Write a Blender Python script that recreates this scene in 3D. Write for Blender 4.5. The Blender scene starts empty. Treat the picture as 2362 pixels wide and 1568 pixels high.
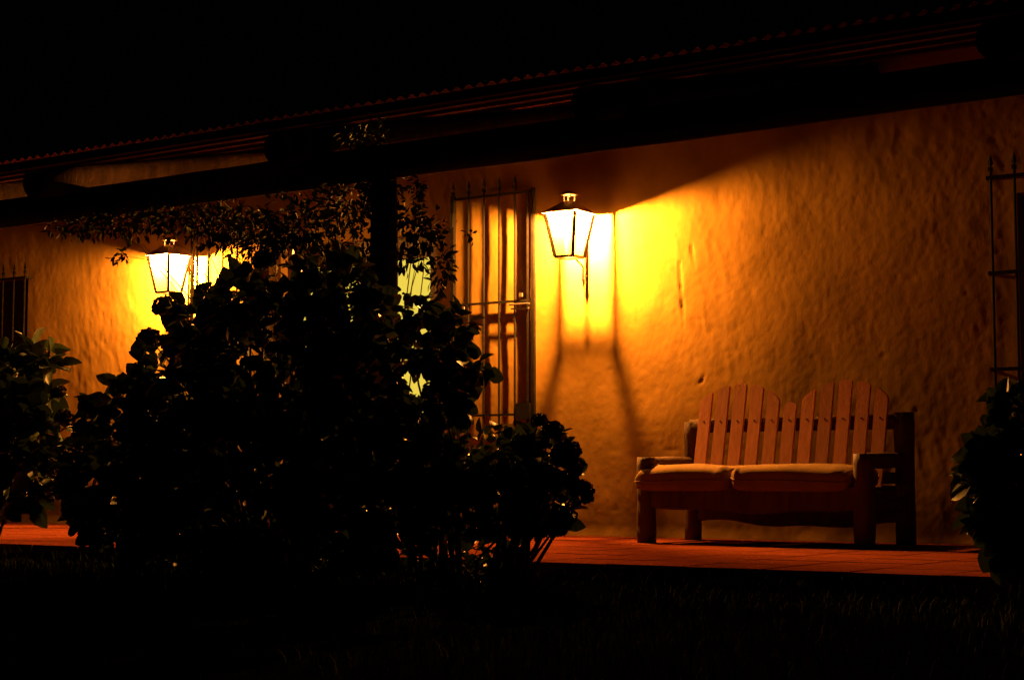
import bpy, bmesh, math, random
import numpy as np
from mathutils import Vector, Matrix

random.seed(7)
rng = np.random.default_rng(7)
S = bpy.context.scene
COL = S.collection
R = math.radians

# ------------------------------------------------------------------ camera, night sky, moon, exposure
# World: wall plane is y = 0, the veranda lies at y < 0, x runs along the wall, z = 0 is the veranda floor.
THETA, PITCH, DIST, EYE, LENS = R(34.8), R(4.68), 11.4, 0.45, 59.4
cam_d = bpy.data.cameras.new('camera')
cam = bpy.data.objects.new('camera', cam_d)
COL.objects.link(cam)
cam.location = (0, -DIST, EYE)
cam.rotation_euler = (R(90) + PITCH, 0, THETA)
cam_d.lens, cam_d.sensor_width = LENS, 36
cam_d.clip_start, cam_d.clip_end = 0.05, 2000
S.camera = cam

w = bpy.data.worlds.new('World')
S.world = w
w.use_nodes = True
nt = w.node_tree
bg = nt.nodes['Background']
sky = nt.nodes.new('ShaderNodeTexSky')
sky.sky_type = 'NISHITA'
sky.sun_disc = False
sky.sun_elevation = R(25)
sky.sun_rotation = R(200)
nt.links.new(sky.outputs['Color'], bg.inputs['Color'])
bg.inputs['Strength'].default_value = 0.00005

moon_d = bpy.data.lights.new('moon', 'SUN')
moon_d.energy, moon_d.angle, moon_d.color = 0.0018, R(0.5), (1.0, 0.95, 0.85)
moon = bpy.data.objects.new('moon', moon_d)
COL.objects.link(moon)
moon.rotation_euler = (R(65), 0, R(-20))

S.view_settings.view_transform = 'Standard'
S.view_settings.look = 'None'
S.view_settings.exposure = 0.0
S.view_settings.gamma = 1.0
S.view_settings.use_curve_mapping = False
S.cycles.max_bounces = 8
S.cycles.diffuse_bounces = 5
S.cycles.transparent_max_bounces = 12
S.cycles.sample_clamp_indirect = 4.0

LAMP_POWER = 11000.0
LAMP_COLOR = (1.0, 0.36, 0.05)

# ------------------------------------------------------------------ helpers
FPX = LENS / 36 * 2362.0
def ray(xd, yd):
    F = Vector((-math.sin(THETA) * math.cos(PITCH), math.cos(THETA) * math.cos(PITCH), math.sin(PITCH)))
    Rt = Vector((math.cos(THETA), math.sin(THETA), 0))
    U = Rt.cross(F)
    return F * FPX + Rt * (xd - 1181) + U * (784 - yd)
def at(xd, yd, depth):
    """World point seen at a place of the picture, on the plane `depth` metres in front of the wall."""
    d = ray(xd, yd)
    k = (DIST - depth) / d.y
    return Vector((0, -DIST, EYE)) + d * k
def px(depth, xd=1181):
    """Metres per picture unit at that depth."""
    d = ray(xd, 1100)
    return (DIST - depth) / d.y

def link(name, me, mat=None, parent=None, loc=None, rot=None, smooth=False):
    o = bpy.data.objects.new(name, me)
    COL.objects.link(o)
    if parent: o.parent = parent
    if loc is not None: o.location = loc
    if rot is not None: o.rotation_euler = rot
    if mat and not me.materials: me.materials.append(mat)
    if smooth:
        me.shade_smooth()
    return o
def empty(name, loc=(0, 0, 0), rot=(0, 0, 0)):
    o = bpy.data.objects.new(name, None)
    o.empty_display_size = 0.2
    COL.objects.link(o)
    o.location, o.rotation_euler = loc, rot
    return o
def tag(o, label=None, cat=None, group=None, kind=None):
    for k, v in (('label', label), ('category', cat), ('group', group), ('kind', kind)):
        if v: o[k] = v
    return o
def bm_mesh(name, bm):
    me = bpy.data.meshes.new(name)
    bm.normal_update()
    bm.to_mesh(me)
    bm.free()
    return me
def box(bm, lo, hi, mtx=None):
    x0, y0, z0 = lo; x1, y1, z1 = hi
    vs = [bm.verts.new(p) for p in ((x0,y0,z0),(x1,y0,z0),(x1,y1,z0),(x0,y1,z0),(x0,y0,z1),(x1,y0,z1),(x1,y1,z1),(x0,y1,z1))]
    for f in ((3,2,1,0),(4,5,6,7),(0,1,5,4),(1,2,6,5),(2,3,7,6),(3,0,4,7)):
        bm.faces.new([vs[i] for i in f])
    if mtx is not None:
        for v in vs: v.co = mtx @ v.co
    return vs
def beam_between(bm, a, b, w, h=None, up=Vector((0, 0, 1))):
    """A rectangular bar from a to b."""
    a, b = Vector(a), Vector(b); h = h or w
    d = (b - a).normalized()
    if abs(d.dot(up)) > 0.98: up = Vector((0, 1, 0))
    s = d.cross(up).normalized(); u = s.cross(d)
    vs = []
    for p in (a, b):
        for i, j in ((-1,-1),(1,-1),(1,1),(-1,1)):
            vs.append(bm.verts.new(p + s*(i*w/2) + u*(j*h/2)))
    for f in ((0,1,2,3),(7,6,5,4),(0,4,5,1),(1,5,6,2),(2,6,7,3),(3,7,4,0)):
        bm.faces.new([vs[i] for i in f])
def tube(bm, pts, radii, n=8, cap=True, jitter=0.0, rnd=None):
    rings = []
    pts = [Vector(p) for p in pts]
    if not hasattr(radii, '__len__'): radii = [radii]*len(pts)
    d0 = (pts[1]-pts[0]).normalized()
    s = d0.orthogonal().normalized()
    for i, p in enumerate(pts):
        d = (pts[min(i+1, len(pts)-1)] - pts[max(i-1, 0)]).normalized()
        s = (s - d*s.dot(d)).normalized(); u = d.cross(s)
        ring = []
        for k in range(n):
            a = 2*math.pi*k/n
            r = radii[i]*(1 + (rnd.uniform(-jitter, jitter) if rnd else 0))
            ring.append(bm.verts.new(p + s*(math.cos(a)*r) + u*(math.sin(a)*r)))
        rings.append(ring)
    for a, b in zip(rings, rings[1:]):
        for k in range(n):
            bm.faces.new((a[k], a[(k+1) % n], b[(k+1) % n], b[k]))
    if cap:
        bm.faces.new(rings[0][::-1]); bm.faces.new(rings[-1])
def log_mesh(name, a, b, r, n=14, seg=10, wob=0.06, seed=0, taper=1.0, bend=0.0):
    rd = random.Random(seed)
    a, b = Vector(a), Vector(b)
    d = b - a
    side = d.orthogonal().normalized(); up = d.normalized().cross(side)
    pts, rad = [], []
    ph = rd.uniform(0, 6)
    prof = [1 + rd.uniform(-wob, wob)*0.5 for k in range(n)]
    bm = bmesh.new()
    rings = []
    for i in range(seg+1):
        t = i/seg
        off = side*(bend*math.sin(ph + 3.1*t)) + up*(bend*math.cos(ph*1.7 + 4.3*t))
        p = a + d*t + off
        rr = r*(1 + (taper-1)*t)*(1 + wob*0.5*math.sin(ph + 7*t))
        if i in (0, seg): rr *= 0.96
        ring = []
        for k in range(n):
            ang = 2*math.pi*k/n
            q = rr*prof[k]*(1 + rd.uniform(-wob, wob)*0.25)
            ring.append(bm.verts.new(p + side*(math.cos(ang)*q) + up*(math.sin(ang)*q)))
        rings.append(ring)
    for u, v in zip(rings, rings[1:]):
        for k in range(n):
            f = bm.faces.new((u[k], u[(k+1) % n], v[(k+1) % n], v[k])); f.smooth = True
    bm.faces.new(rings[0][::-1]); bm.faces.new(rings[-1])
    bmesh.ops.recalc_face_normals(bm, faces=bm.faces)
    return bm_mesh(name, bm)
def np_mesh(name, V, F):
    """V (n,3); F (m,k) faces all with k corners."""
    me = bpy.data.meshes.new(name)
    V = np.asarray(V, np.float32); F = np.asarray(F, np.int32)
    m, k = F.shape
    me.vertices.add(len(V)); me.vertices.foreach_set('co', V.ravel())
    me.loops.add(m*k); me.loops.foreach_set('vertex_index', F.ravel())
    me.polygons.add(m)
    me.polygons.foreach_set('loop_start', np.arange(0, m*k, k, dtype=np.int32))
    me.update(calc_edges=True); me.validate()
    return me

# ------------------------------------------------------------------ numpy value noise
def vnoise(x, y, seed):
    r = np.random.default_rng(seed)
    T = r.random((256, 256))
    xi, yi = np.floor(x).astype(int), np.floor(y).astype(int)
    fx, fy = x - xi, y - yi
    fx = fx*fx*fx*(fx*(fx*6-15)+10); fy = fy*fy*fy*(fy*(fy*6-15)+10)
    g = lambda a, b: T[a & 255, b & 255]
    return ((g(xi, yi)*(1-fx) + g(xi+1, yi)*fx)*(1-fy) + (g(xi, yi+1)*(1-fx) + g(xi+1, yi+1)*fx)*fy)*2 - 1

# ------------------------------------------------------------------ materials
def mat(name):
    m = bpy.data.materials.new(name); m.use_nodes = True
    return m, m.node_tree.nodes, m.node_tree.links, m.node_tree.nodes['Principled BSDF']
def simple(name, c1, c2, scale=8.0, rough=0.6, metal=0.0, bump=0.0, bscale=60.0, stretch=(1, 1, 1), spec=0.5, detail=6, vary=0.0):
    m, N, L, b = mat(name)
    tc = N.new('ShaderNodeTexCoord'); mp = N.new('ShaderNodeMapping'); mp.inputs['Scale'].default_value = stretch
    L.new(tc.outputs['Object'], mp.inputs['Vector'])
    n = N.new('ShaderNodeTexNoise'); n.inputs['Scale'].default_value = scale; n.inputs['Detail'].default_value = detail
    L.new(mp.outputs['Vector'], n.inputs['Vector'])
    cr = N.new('ShaderNodeValToRGB')
    cr.color_ramp.elements[0].position, cr.color_ramp.elements[1].position = 0.3, 0.7
    cr.color_ramp.elements[0].color = (*c1, 1); cr.color_ramp.elements[1].color = (*c2, 1)
    L.new(n.outputs['Fac'], cr.inputs['Fac']); L.new(cr.outputs['Color'], b.inputs['Base Color'])
    if vary:
        oi = N.new('ShaderNodeObjectInfo'); mr = N.new('ShaderNodeMapRange'); mr.inputs['To Min'].default_value = 1-vary; mr.inputs['To Max'].default_value = 1+vary
        hs = N.new('ShaderNodeHueSaturation'); L.new(oi.outputs['Random'], mr.inputs['Value']); L.new(mr.outputs['Result'], hs.inputs['Value'])
        L.new(cr.outputs['Color'], hs.inputs['Color']); L.new(hs.outputs['Color'], b.inputs['Base Color'])
    b.inputs['Roughness'].default_value = rough; b.inputs['Metallic'].default_value = metal
    b.inputs['Specular IOR Level'].default_value = spec
    if bump:
        n2 = N.new('ShaderNodeTexNoise'); n2.inputs['Scale'].default_value = bscale; n2.inputs['Detail'].default_value = 5
        L.new(mp.outputs['Vector'], n2.inputs['Vector'])
        bp = N.new('ShaderNodeBump'); bp.inputs['Strength'].default_value = bump; bp.inputs['Distance'].default_value = 0.01
        L.new(n2.outputs['Fac'], bp.inputs['Height']); L.new(bp.outputs['Normal'], b.inputs['Normal'])
    return m
M = {}
M['plaster'] = simple('ochre_plaster', (0.26, 0.150, 0.034), (0.34, 0.195, 0.046), 2.2, 0.9, bump=0.09, bscale=40, stretch=(1.15, 1, 0.8), spec=0.0, detail=8)
m = M['plaster']; N, L = m.node_tree.nodes, m.node_tree.links; b = N['Principled BSDF']
src = b.inputs['Base Color'].links[0].from_socket
tc = N.new('ShaderNodeTexCoord'); n1 = N.new('ShaderNodeTexNoise'); n1.inputs['Scale'].default_value = 0.9; n1.inputs['Detail'].default_value = 9; n1.inputs['Roughness'].default_value = 0.65
L.new(tc.outputs['Object'], n1.inputs['Vector'])
mr = N.new('ShaderNodeMapRange'); mr.inputs['From Min'].default_value = 0.38; mr.inputs['From Max'].default_value = 0.62; mr.inputs['To Min'].default_value = 0.72; mr.inputs['To Max'].default_value = 1.08
L.new(n1.outputs['Fac'], mr.inputs['Value'])
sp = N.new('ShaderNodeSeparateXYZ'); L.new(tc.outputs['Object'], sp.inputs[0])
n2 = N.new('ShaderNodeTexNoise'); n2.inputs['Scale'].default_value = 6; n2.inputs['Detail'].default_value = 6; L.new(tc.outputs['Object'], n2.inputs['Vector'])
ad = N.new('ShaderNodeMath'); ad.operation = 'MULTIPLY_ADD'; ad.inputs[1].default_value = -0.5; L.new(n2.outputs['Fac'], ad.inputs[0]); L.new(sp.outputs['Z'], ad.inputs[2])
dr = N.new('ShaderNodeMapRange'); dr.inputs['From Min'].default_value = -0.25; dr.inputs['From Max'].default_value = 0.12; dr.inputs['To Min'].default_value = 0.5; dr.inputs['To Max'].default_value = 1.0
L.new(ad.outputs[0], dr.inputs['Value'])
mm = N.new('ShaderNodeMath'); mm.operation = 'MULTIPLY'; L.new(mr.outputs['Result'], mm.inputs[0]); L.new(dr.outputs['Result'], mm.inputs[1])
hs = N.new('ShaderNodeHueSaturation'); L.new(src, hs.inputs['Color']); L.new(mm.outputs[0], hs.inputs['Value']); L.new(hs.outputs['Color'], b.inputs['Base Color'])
M['plaster_reveal'] = simple('reveal_plaster', (0.26, 0.150, 0.042), (0.33, 0.19, 0.058), 3, 0.9, bump=0.3, bscale=40, spec=0.15)
M['iron'] = simple('black_iron', (0.006, 0.005, 0.0045), (0.014, 0.011, 0.009), 25, 0.7, 0.0, spec=0.1, bump=0.2, bscale=120)
M['hood'] = simple('glow_toned_hood', (0.20, 0.11, 0.045), (0.28, 0.15, 0.06), 30, 0.6, 0.2)  # hood colour lightened to stand in for the glow round the lamp
M['lamp_iron'] = simple('lamp_iron', (0.022, 0.018, 0.015), (0.045, 0.036, 0.03), 30, 0.55, 0.2)
M['steel'] = simple('bolt_steel', (0.45, 0.42, 0.38), (0.6, 0.56, 0.5), 30, 0.35, 0.9)
M['log'] = simple('dark_log', (0.016, 0.010, 0.007), (0.04, 0.024, 0.015), 5, 0.75, bump=0.6, bscale=22, stretch=(3, 3, 0.5), spec=0.0)
M['beam'] = simple('beam_log', (0.016, 0.010, 0.007), (0.04, 0.024, 0.015), 5, 0.8, bump=0.6, bscale=22, stretch=(0.5, 3, 3), spec=0.0)
M['purlin'] = simple('purlin_wood', (0.036, 0.012, 0.007), (0.064, 0.021, 0.012), 6, 0.8, bump=0.3, bscale=30, stretch=(0.3, 4, 4), spec=0.0)
M['slat'] = simple('pine_slat', (0.48, 0.19, 0.105), (0.64, 0.28, 0.165), 7, 0.6, bump=0.15, bscale=22, vary=0.16, stretch=(6, 6, 0.5), spec=0.35)
M['bench_log'] = simple('bench_log', (0.06, 0.03, 0.018), (0.12, 0.062, 0.035), 6, 0.7, bump=0.5, bscale=25, stretch=(3, 3, 0.6), spec=0.25)
M['knot'] = simple('screw_plug', (0.03, 0.018, 0.012), (0.06, 0.035, 0.02), 20, 0.7)
M['cushion'] = simple('canvas_cushion', (0.19, 0.11, 0.042), (0.26, 0.155, 0.06), 6, 0.95, bump=0.3, bscale=220, spec=0.1)
M['zinc'] = simple('shaded_zinc_roof', (0.006, 0.004, 0.003), (0.014, 0.009, 0.007), 5, 0.8, 0.0, spec=0.0)  # near-black: the shade under the roof is put into the colour
M['zinc_edge'] = simple('lit_zinc_eave', (0.16, 0.10, 0.075), (0.26, 0.17, 0.13), 9, 0.45, 0.2, spec=0.4)  # same zinc painted lighter, for the lamplit corrugation ends
M['door_wood'] = simple('door_wood', (0.07, 0.035, 0.02), (0.12, 0.06, 0.035), 5, 0.5, bump=0.3, bscale=30, stretch=(4, 4, 0.5))
M['shutter'] = simple('shutter_wood', (0.03, 0.018, 0.012), (0.05, 0.03, 0.02), 5, 0.6, bump=0.3, bscale=30, stretch=(4, 4, 0.5))
M['mortar'] = simple('mortar', (0.10, 0.024, 0.012), (0.15, 0.035, 0.017), 20, 0.9)
M['soil'] = simple('soil', (0.03, 0.022, 0.015), (0.06, 0.045, 0.03), 20, 0.95, bump=0.8, bscale=30)
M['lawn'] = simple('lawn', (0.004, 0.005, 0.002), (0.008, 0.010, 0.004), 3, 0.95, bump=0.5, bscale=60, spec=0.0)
M['stem'] = simple('stem', (0.045, 0.035, 0.02), (0.09, 0.07, 0.04), 20, 0.8, bump=0.4, bscale=60)
M['petal'] = simple('faded_petal', (0.05, 0.028, 0.026), (0.10, 0.055, 0.045), 12, 0.7, spec=0.2)

# terracotta tiles: glossy, each tile its own tone
m, N, L, b = mat('terracotta')
oi = N.new('ShaderNodeObjectInfo'); tc = N.new('ShaderNodeTexCoord')
n1 = N.new('ShaderNodeTexNoise'); n1.inputs['Scale'].default_value = 7; n1.inputs['Detail'].default_value = 7
L.new(tc.outputs['Object'], n1.inputs['Vector'])
ad = N.new('ShaderNodeMath'); ad.operation = 'MULTIPLY_ADD'; ad.inputs[1].default_value = 0.45
L.new(oi.outputs['Random'], ad.inputs[0])
ml = N.new('ShaderNodeMath'); ml.operation = 'MULTIPLY'; ml.inputs[1].default_value = 0.55
L.new(n1.outputs['Fac'], ml.inputs[0]); L.new(ml.outputs[0], ad.inputs[2])
cr = N.new('ShaderNodeValToRGB')
cr.color_ramp.elements[0].color = (0.115, 0.028, 0.014, 1); cr.color_ramp.elements[1].color = (0.18, 0.043, 0.020, 1)
L.new(ad.outputs[0], cr.inputs['Fac']); L.new(cr.outputs['Color'], b.inputs['Base Color'])
b.inputs['Roughness'].default_value = 0.65; b.inputs['Specular IOR Level'].default_value = 0.0
nb = N.new('ShaderNodeTexNoise'); nb.inputs['Scale'].default_value = 9; L.new(tc.outputs['Object'], nb.inputs['Vector'])
bp = N.new('ShaderNodeBump'); bp.inputs['Strength'].default_value = 0.35; bp.inputs['Distance'].default_value = 0.01
L.new(nb.outputs['Fac'], bp.inputs['Height']); L.new(bp.outputs['Normal'], b.inputs['Normal'])
M['tile'] = m

# leaves: diffuse + gloss + a little light through
def leaf_mat(name, c1, c2, trans=0.12, rough=0.45, spec=0.4):
    m, N, L, b = mat(name)
    tc = N.new('ShaderNodeTexCoord'); n = N.new('ShaderNodeTexNoise'); n.inputs['Scale'].default_value = 3.0
    L.new(tc.outputs['Object'], n.inputs['Vector'])
    cr = N.new('ShaderNodeValToRGB')
    cr.color_ramp.elements[0].position, cr.color_ramp.elements[1].position = 0.35, 0.65
    cr.color_ramp.elements[0].color = (*c1, 1); cr.color_ramp.elements[1].color = (*c2, 1)
    L.new(n.outputs['Fac'], cr.inputs['Fac']); L.new(cr.outputs['Color'], b.inputs['Base Color'])
    b.inputs['Roughness'].default_value = rough; b.inputs['Specular IOR Level'].default_value = spec
    tr = N.new('ShaderNodeBsdfTranslucent'); L.new(cr.outputs['Color'], tr.inputs['Color'])
    mx = N.new('ShaderNodeMixShader'); mx.inputs[0].default_value = trans
    L.new(b.outputs[0], mx.inputs[1]); L.new(tr.outputs[0], mx.inputs[2])
    L.new(mx.outputs[0], N['Material Output'].inputs['Surface'])
    return m
M['leaf'] = leaf_mat('bush_leaf', (0.022, 0.040, 0.012), (0.042, 0.065, 0.020))
M['vine_leaf'] = leaf_mat('vine_leaf', (0.009, 0.013, 0.004), (0.02, 0.026, 0.008), 0.04, 0.75, 0.05)
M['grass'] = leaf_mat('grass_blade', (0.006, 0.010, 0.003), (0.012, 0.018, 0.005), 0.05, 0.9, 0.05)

# lantern glass: thin, grimy; front pane given extra tint to cut light thrown forward
def lantern_glass(name, tint):
    m, N, L, b = mat(name)
    N.remove(b)
    tp = N.new('ShaderNodeBsdfTransparent'); tr = N.new('ShaderNodeBsdfTranslucent'); tr.inputs['Color'].default_value = (0.9, 0.74, 0.42, 1)
    tp.inputs['Color'].default_value = (tint, tint*0.97, tint*0.9, 1)
    mx = N.new('ShaderNodeMixShader'); mx.inputs[0].default_value = 0.022
    gl = N.new('ShaderNodeBsdfGlossy'); gl.inputs['Roughness'].default_value = 0.15; mx2 = N.new('ShaderNodeMixShader'); mx2.inputs[0].default_value = 0.03
    L.new(tp.outputs[0], mx.inputs[1]); L.new(tr.outputs[0], mx.inputs[2])
    L.new(mx.outputs[0], mx2.inputs[1]); L.new(gl.outputs[0], mx2.inputs[2])
    L.new(mx2.outputs[0], N['Material Output'].inputs['Surface'])
    return m
M['glass'] = lantern_glass('lantern_glass', 0.5)
M['dimming_glass'] = lantern_glass('dimming_lantern_glass', 0.2)
# lamp bulb: glowing frosted glass round the light source
m, N, L, b = mat('glowing_bulb')
N.remove(b)
tp = N.new('ShaderNodeBsdfTransparent'); em = N.new('ShaderNodeEmission'); em.inputs['Color'].default_value = (1.0, 0.75, 0.35, 1); em.inputs['Strength'].default_value = 120
mx = N.new('ShaderNodeMixShader'); mx.inputs[0].default_value = 0.15
L.new(tp.outputs[0], mx.inputs[1]); L.new(em.outputs[0], mx.inputs[2]); L.new(mx.outputs[0], N['Material Output'].inputs['Surface'])
M['bulb'] = m
# lit door panes: a lamp-lit room behind curtained glass
m, N, L, b = mat('lit_pane')
b.inputs['Base Color'].default_value = (0.1, 0.09, 0.05, 1); b.inputs['Roughness'].default_value = 0.2
tc = N.new('ShaderNodeTexCoord'); n = N.new('ShaderNodeTexNoise'); n.inputs['Scale'].default_value = 2.5
L.new(tc.outputs['Object'], n.inputs['Vector'])
cr = N.new('ShaderNodeValToRGB'); cr.color_ramp.elements[0].color = (0.85, 0.58, 0.05, 1); cr.color_ramp.elements[1].color = (1.0, 0.84, 0.11, 1)
L.new(n.outputs['Fac'], cr.inputs['Fac']); L.new(cr.outputs['Color'], b.inputs['Emission Color']); b.inputs['Emission Strength'].default_value = 0.9
M['pane'] = m

# ------------------------------------------------------------------ setting: lawn and tiled veranda floor
X0, X1 = -19.0, 1.0
EDGE = -3.7
bm = bmesh.new()
vs = [bm.verts.new(p) for p in ((-400, -400, -0.13), (400, -400, -0.13), (400, 400, -0.13), (-400, 400, -0.13))]
bm.faces.new(vs)
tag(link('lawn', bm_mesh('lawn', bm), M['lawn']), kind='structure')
bm = bmesh.new(); box(bm, (X0, EDGE, -0.30), (X1, 0.35, -0.012))
patio = tag(link('patio', bm_mesh('patio', bm), M['mortar']), 'long terracotta tiled veranda floor with a low dark step down to the lawn', kind='structure')
TS = 0.46
def tile_mesh(seed):
    rd = random.Random(seed)
    bm = bmesh.new(); g = 0.0035
    vs = box(bm, (g, g, -0.02), (TS-g, TS-g, 0.0))
    for v in vs[4:]: v.co.z += rd.uniform(-0.002, 0.001)
    bmesh.ops.bevel(bm, geom=[e for e in bm.edges if all(v.co.z > -0.01 for v in e.verts)], offset=0.004, segments=1, affect='EDGES')
    return bm_mesh('tile', bm)
tms = [tile_mesh(i) for i in range(5)]
ny = 8
for i in range(int((X1 - X0)/TS)):
    x = X0 + i*TS
    if x < -14.6 or x > -1.6: continue
    for j in range(ny):
        link('tile', tms[random.randrange(5)], M['tile'], patio, (x, EDGE - 0.02 + j*TS, 0))
for xa, xb in ((X0, -14.72), (-1.64, X1)):
    bm = bmesh.new(); box(bm, (xa, EDGE-0.02, -0.02), (xb, -0.02, -0.001))
    link('outer_floor', bm_mesh('outer_floor', bm), M['tile'], patio)

# ------------------------------------------------------------------ house: wall, roof, beam, posts, door, windows
house = tag(empty('house', (0, 0, 0)), 'long ochre plastered house with a corrugated veranda roof on log posts', 'house')
DOOR = (-10.5, -8.7, 0.0, 2.55)
WINL = (-15.6, -14.01, 0.75, 2.52)
WINR = (-3.70, -2.2, 0.75, 2.40)
def wall_mesh():
    st = 0.015
    xa, xb, za, zb = -17.4, -0.9, 0.0, 3.75
    nx, nz = int(round((xb-xa)/st)), int(round((zb-za)/st))
    xs = np.linspace(xa, xb, nx+1); zs = np.linspace(za, zb, nz+1)
    X, Z = np.meshgrid(xs, zs, indexing='ij')
    wx = X + 0.05*vnoise(X*3, Z*3, 11); wz = Z + 0.05*vnoise(X*3, Z*3, 12)
    h = 0.009*vnoise(wx*1.1, wz*1.0, 1) + 0.004*vnoise(wx*2.7, wz*2.2, 2)
    h += 0.0012*vnoise(wx*7, wz*4.5, 3)
    rough = np.clip(0.6 + 1.1*vnoise(X*1.1, Z*1.3, 9) + 0.3*vnoise(X*3, Z*3, 10), 0.1, 1.5)
    ridge = lambda sx, sz, sd: 1 - 2*np.abs(vnoise(wx*sx + 0.35*wz*sz, wz*sz, sd))      # trowel ridges
    h += 0.0011*rough*ridge(10, 4.5, 4) + 0.0009*rough*vnoise(X*22 + Z*6, Z*13, 5) + 0.0009*vnoise(X*33, Z*27, 8)
    c = vnoise(X*13, Z*15, 31); h -= 0.0025*np.clip(c - 0.88, 0, 1)/0.12
    c = vnoise(wx*6.2, wz*5.0, 6); h -= 0.0015*np.clip(c - 0.8, 0, 1)/0.2
    # cracks
    def groove(pts, wdt, dep, seed):
        d = np.full(X.shape, 9.0)
        for (ax, az), (bx, bz) in zip(pts, pts[1:]):
            vx, vz = bx-ax, bz-az
            t = np.clip(((X-ax)*vx + (Z-az)*vz)/(vx*vx+vz*vz), 0, 1)
            d = np.minimum(d, np.hypot(X-(ax+t*vx), Z-(az+t*vz)))
        k = np.clip(1 - d/wdt, 0, 1)
        return dep*k*np.clip(0.6 + 0.9*vnoise(X*14, Z*14, seed), 0, 1)
    def pts(*q): return [(at(a, b_, 0).x, at(a, b_, 0).z) for a, b_ in q]
    h -= groove(pts((1567, 605), (1570, 650), (1574, 700), (1577, 740), (1577, 780)), 0.016, 0.012, 21)
    h -= groove(pts((1594, 567), (1598, 590), (1603, 618)), 0.015, 0.010, 22)
    h -= groove(pts((1588, 884), (1606, 887), (1620, 878), (1624, 868)), 0.018, 0.013, 23)
    h -= groove(pts((1410, 850), (1416, 858)), 0.025, 0.008, 24)
    # cove at the foot of the wall
    h += 0.03*np.clip(1 - Z/0.09, 0, 1)**2 * (0.6 + 0.4*vnoise(X*4, Z*4, 25))
    keep = np.ones((nx, nz), bool)
    cx, cz = (xs[:-1]+xs[1:])/2, (zs[:-1]+zs[1:])/2
    CX, CZ = np.meshgrid(cx, cz, indexing='ij')
    fade = np.ones(X.shape)
    for (a, b_, c_, d_) in (DOOR, WINL, WINR):
        keep &= ~((CX > a) & (CX < b_) & (CZ > c_) & (CZ < d_))
        dx = np.maximum(np.maximum(a - X, X - b_), 0); dz = np.maximum(np.maximum(c_ - Z, Z - d_), 0)
        fade = np.minimum(fade, np.clip(np.hypot(dx, dz)/0.12, 0, 1))
    Y = -h*fade
    idx = np.arange((nx+1)*(nz+1)).reshape(nx+1, nz+1)
    F = np.stack([idx[:-1, :-1], idx[1:, :-1], idx[1:, 1:], idx[:-1, 1:]], -1)[keep]
    V = np.stack([X, Y, Z], -1).reshape(-1, 3)
    return np_mesh('wall', V, F)
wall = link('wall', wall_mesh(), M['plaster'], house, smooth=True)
for (a, b_, c_, d_) in (DOOR, WINL, WINR):          # thickness of the wall round each opening
    a -= 0.006; b_ += 0.006; d_ += 0.006
    bm = bmesh.new()
    p0 = [bm.verts.new(p) for p in ((a,0.0,c_), (a,0.0,d_), (b_,0.0,d_), (b_,0.0,c_))]
    p1 = [bm.verts.new(p) for p in ((a,0.4,c_), (a,0.4,d_), (b_,0.4,d_), (b_,0.4,c_))]
    for i in range(4): bm.faces.new((p0[i], p1[i], p1[(i+1) % 4], p0[(i+1) % 4]))
    link('wall_reveal', bm_mesh('wall_reveal', bm), M['plaster_reveal'], house)
bm = bmesh.new(); box(bm, (-17.4, 0.41, 0.0), (-0.9, 0.44, 3.75))
link('inner_wall', bm_mesh('inner_wall', bm), M['plaster_reveal'], house)

SL = math.tan(R(13))
EAVE_Y, EAVE_Z = -4.1, 2.575
def roof_z(y): return EAVE_Z + (y - EAVE_Y)*SL
# corrugated sheets, each eleven waves wide
PITCHW = 0.0785
def sheet_mesh():
    nw, sg = 11, 8
    xs = np.arange(nw*sg + sg//2 + 1)*(PITCHW/sg)
    prof = 0.011*np.cos(2*np.pi*xs/PITCHW)
    ys = np.array([EAVE_Y, EAVE_Y+0.04, EAVE_Y+0.09, -2.0, 0.0, 2.6])
    V, n = [], len(xs)
    for top in (0, 1):
        for y in ys:
            for x, p in zip(xs, prof): V.append((x, y, roof_z(y) + p + (0.0018 if top else 0)))
    F = []
    k = len(ys)
    idx = lambda t, j, i: (t*k + j)*n + i
    for j in range(k-1):
        for i in range(n-1):
            F.append((idx(0,j,i), idx(0,j+1,i), idx(0,j+1,i+1), idx(0,j,i+1)))
            F.append((idx(1,j,i), idx(1,j,i+1), idx(1,j+1,i+1), idx(1,j+1,i)))
    for i in range(n-1): F.append((idx(0,0,i), idx(0,0,i+1), idx(1,0,i+1), idx(1,0,i)))
    for j in range(k-1):
        F.append((idx(0,j,0), idx(1,j,0), idx(1,j+1,0), idx(0,j+1,0)))
        F.append((idx(0,j,n-1), idx(0,j+1,n-1), idx(1,j+1,n-1), idx(1,j,n-1)))
    me = np_mesh('roof_sheet', V, F)
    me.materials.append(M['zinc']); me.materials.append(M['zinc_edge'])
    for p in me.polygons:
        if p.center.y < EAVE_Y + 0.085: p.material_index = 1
    me.shade_smooth(); me.set_sharp_from_angle(angle=R(40))
    return me
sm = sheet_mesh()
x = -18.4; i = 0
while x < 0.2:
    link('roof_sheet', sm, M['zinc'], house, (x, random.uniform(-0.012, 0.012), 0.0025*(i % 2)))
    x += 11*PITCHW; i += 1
# purlins under the sheets
for k, y in enumerate((-3.92, -3.30, -2.45, -1.45, -0.30)):
    bm = bmesh.new(); z = roof_z(y) - 0.014
    box(bm, (-18.4, y-0.022, z-0.05), (0.3, y+0.022, z-0.0))
    link('purlin', bm_mesh('purlin', bm), M['purlin'], house)
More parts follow.
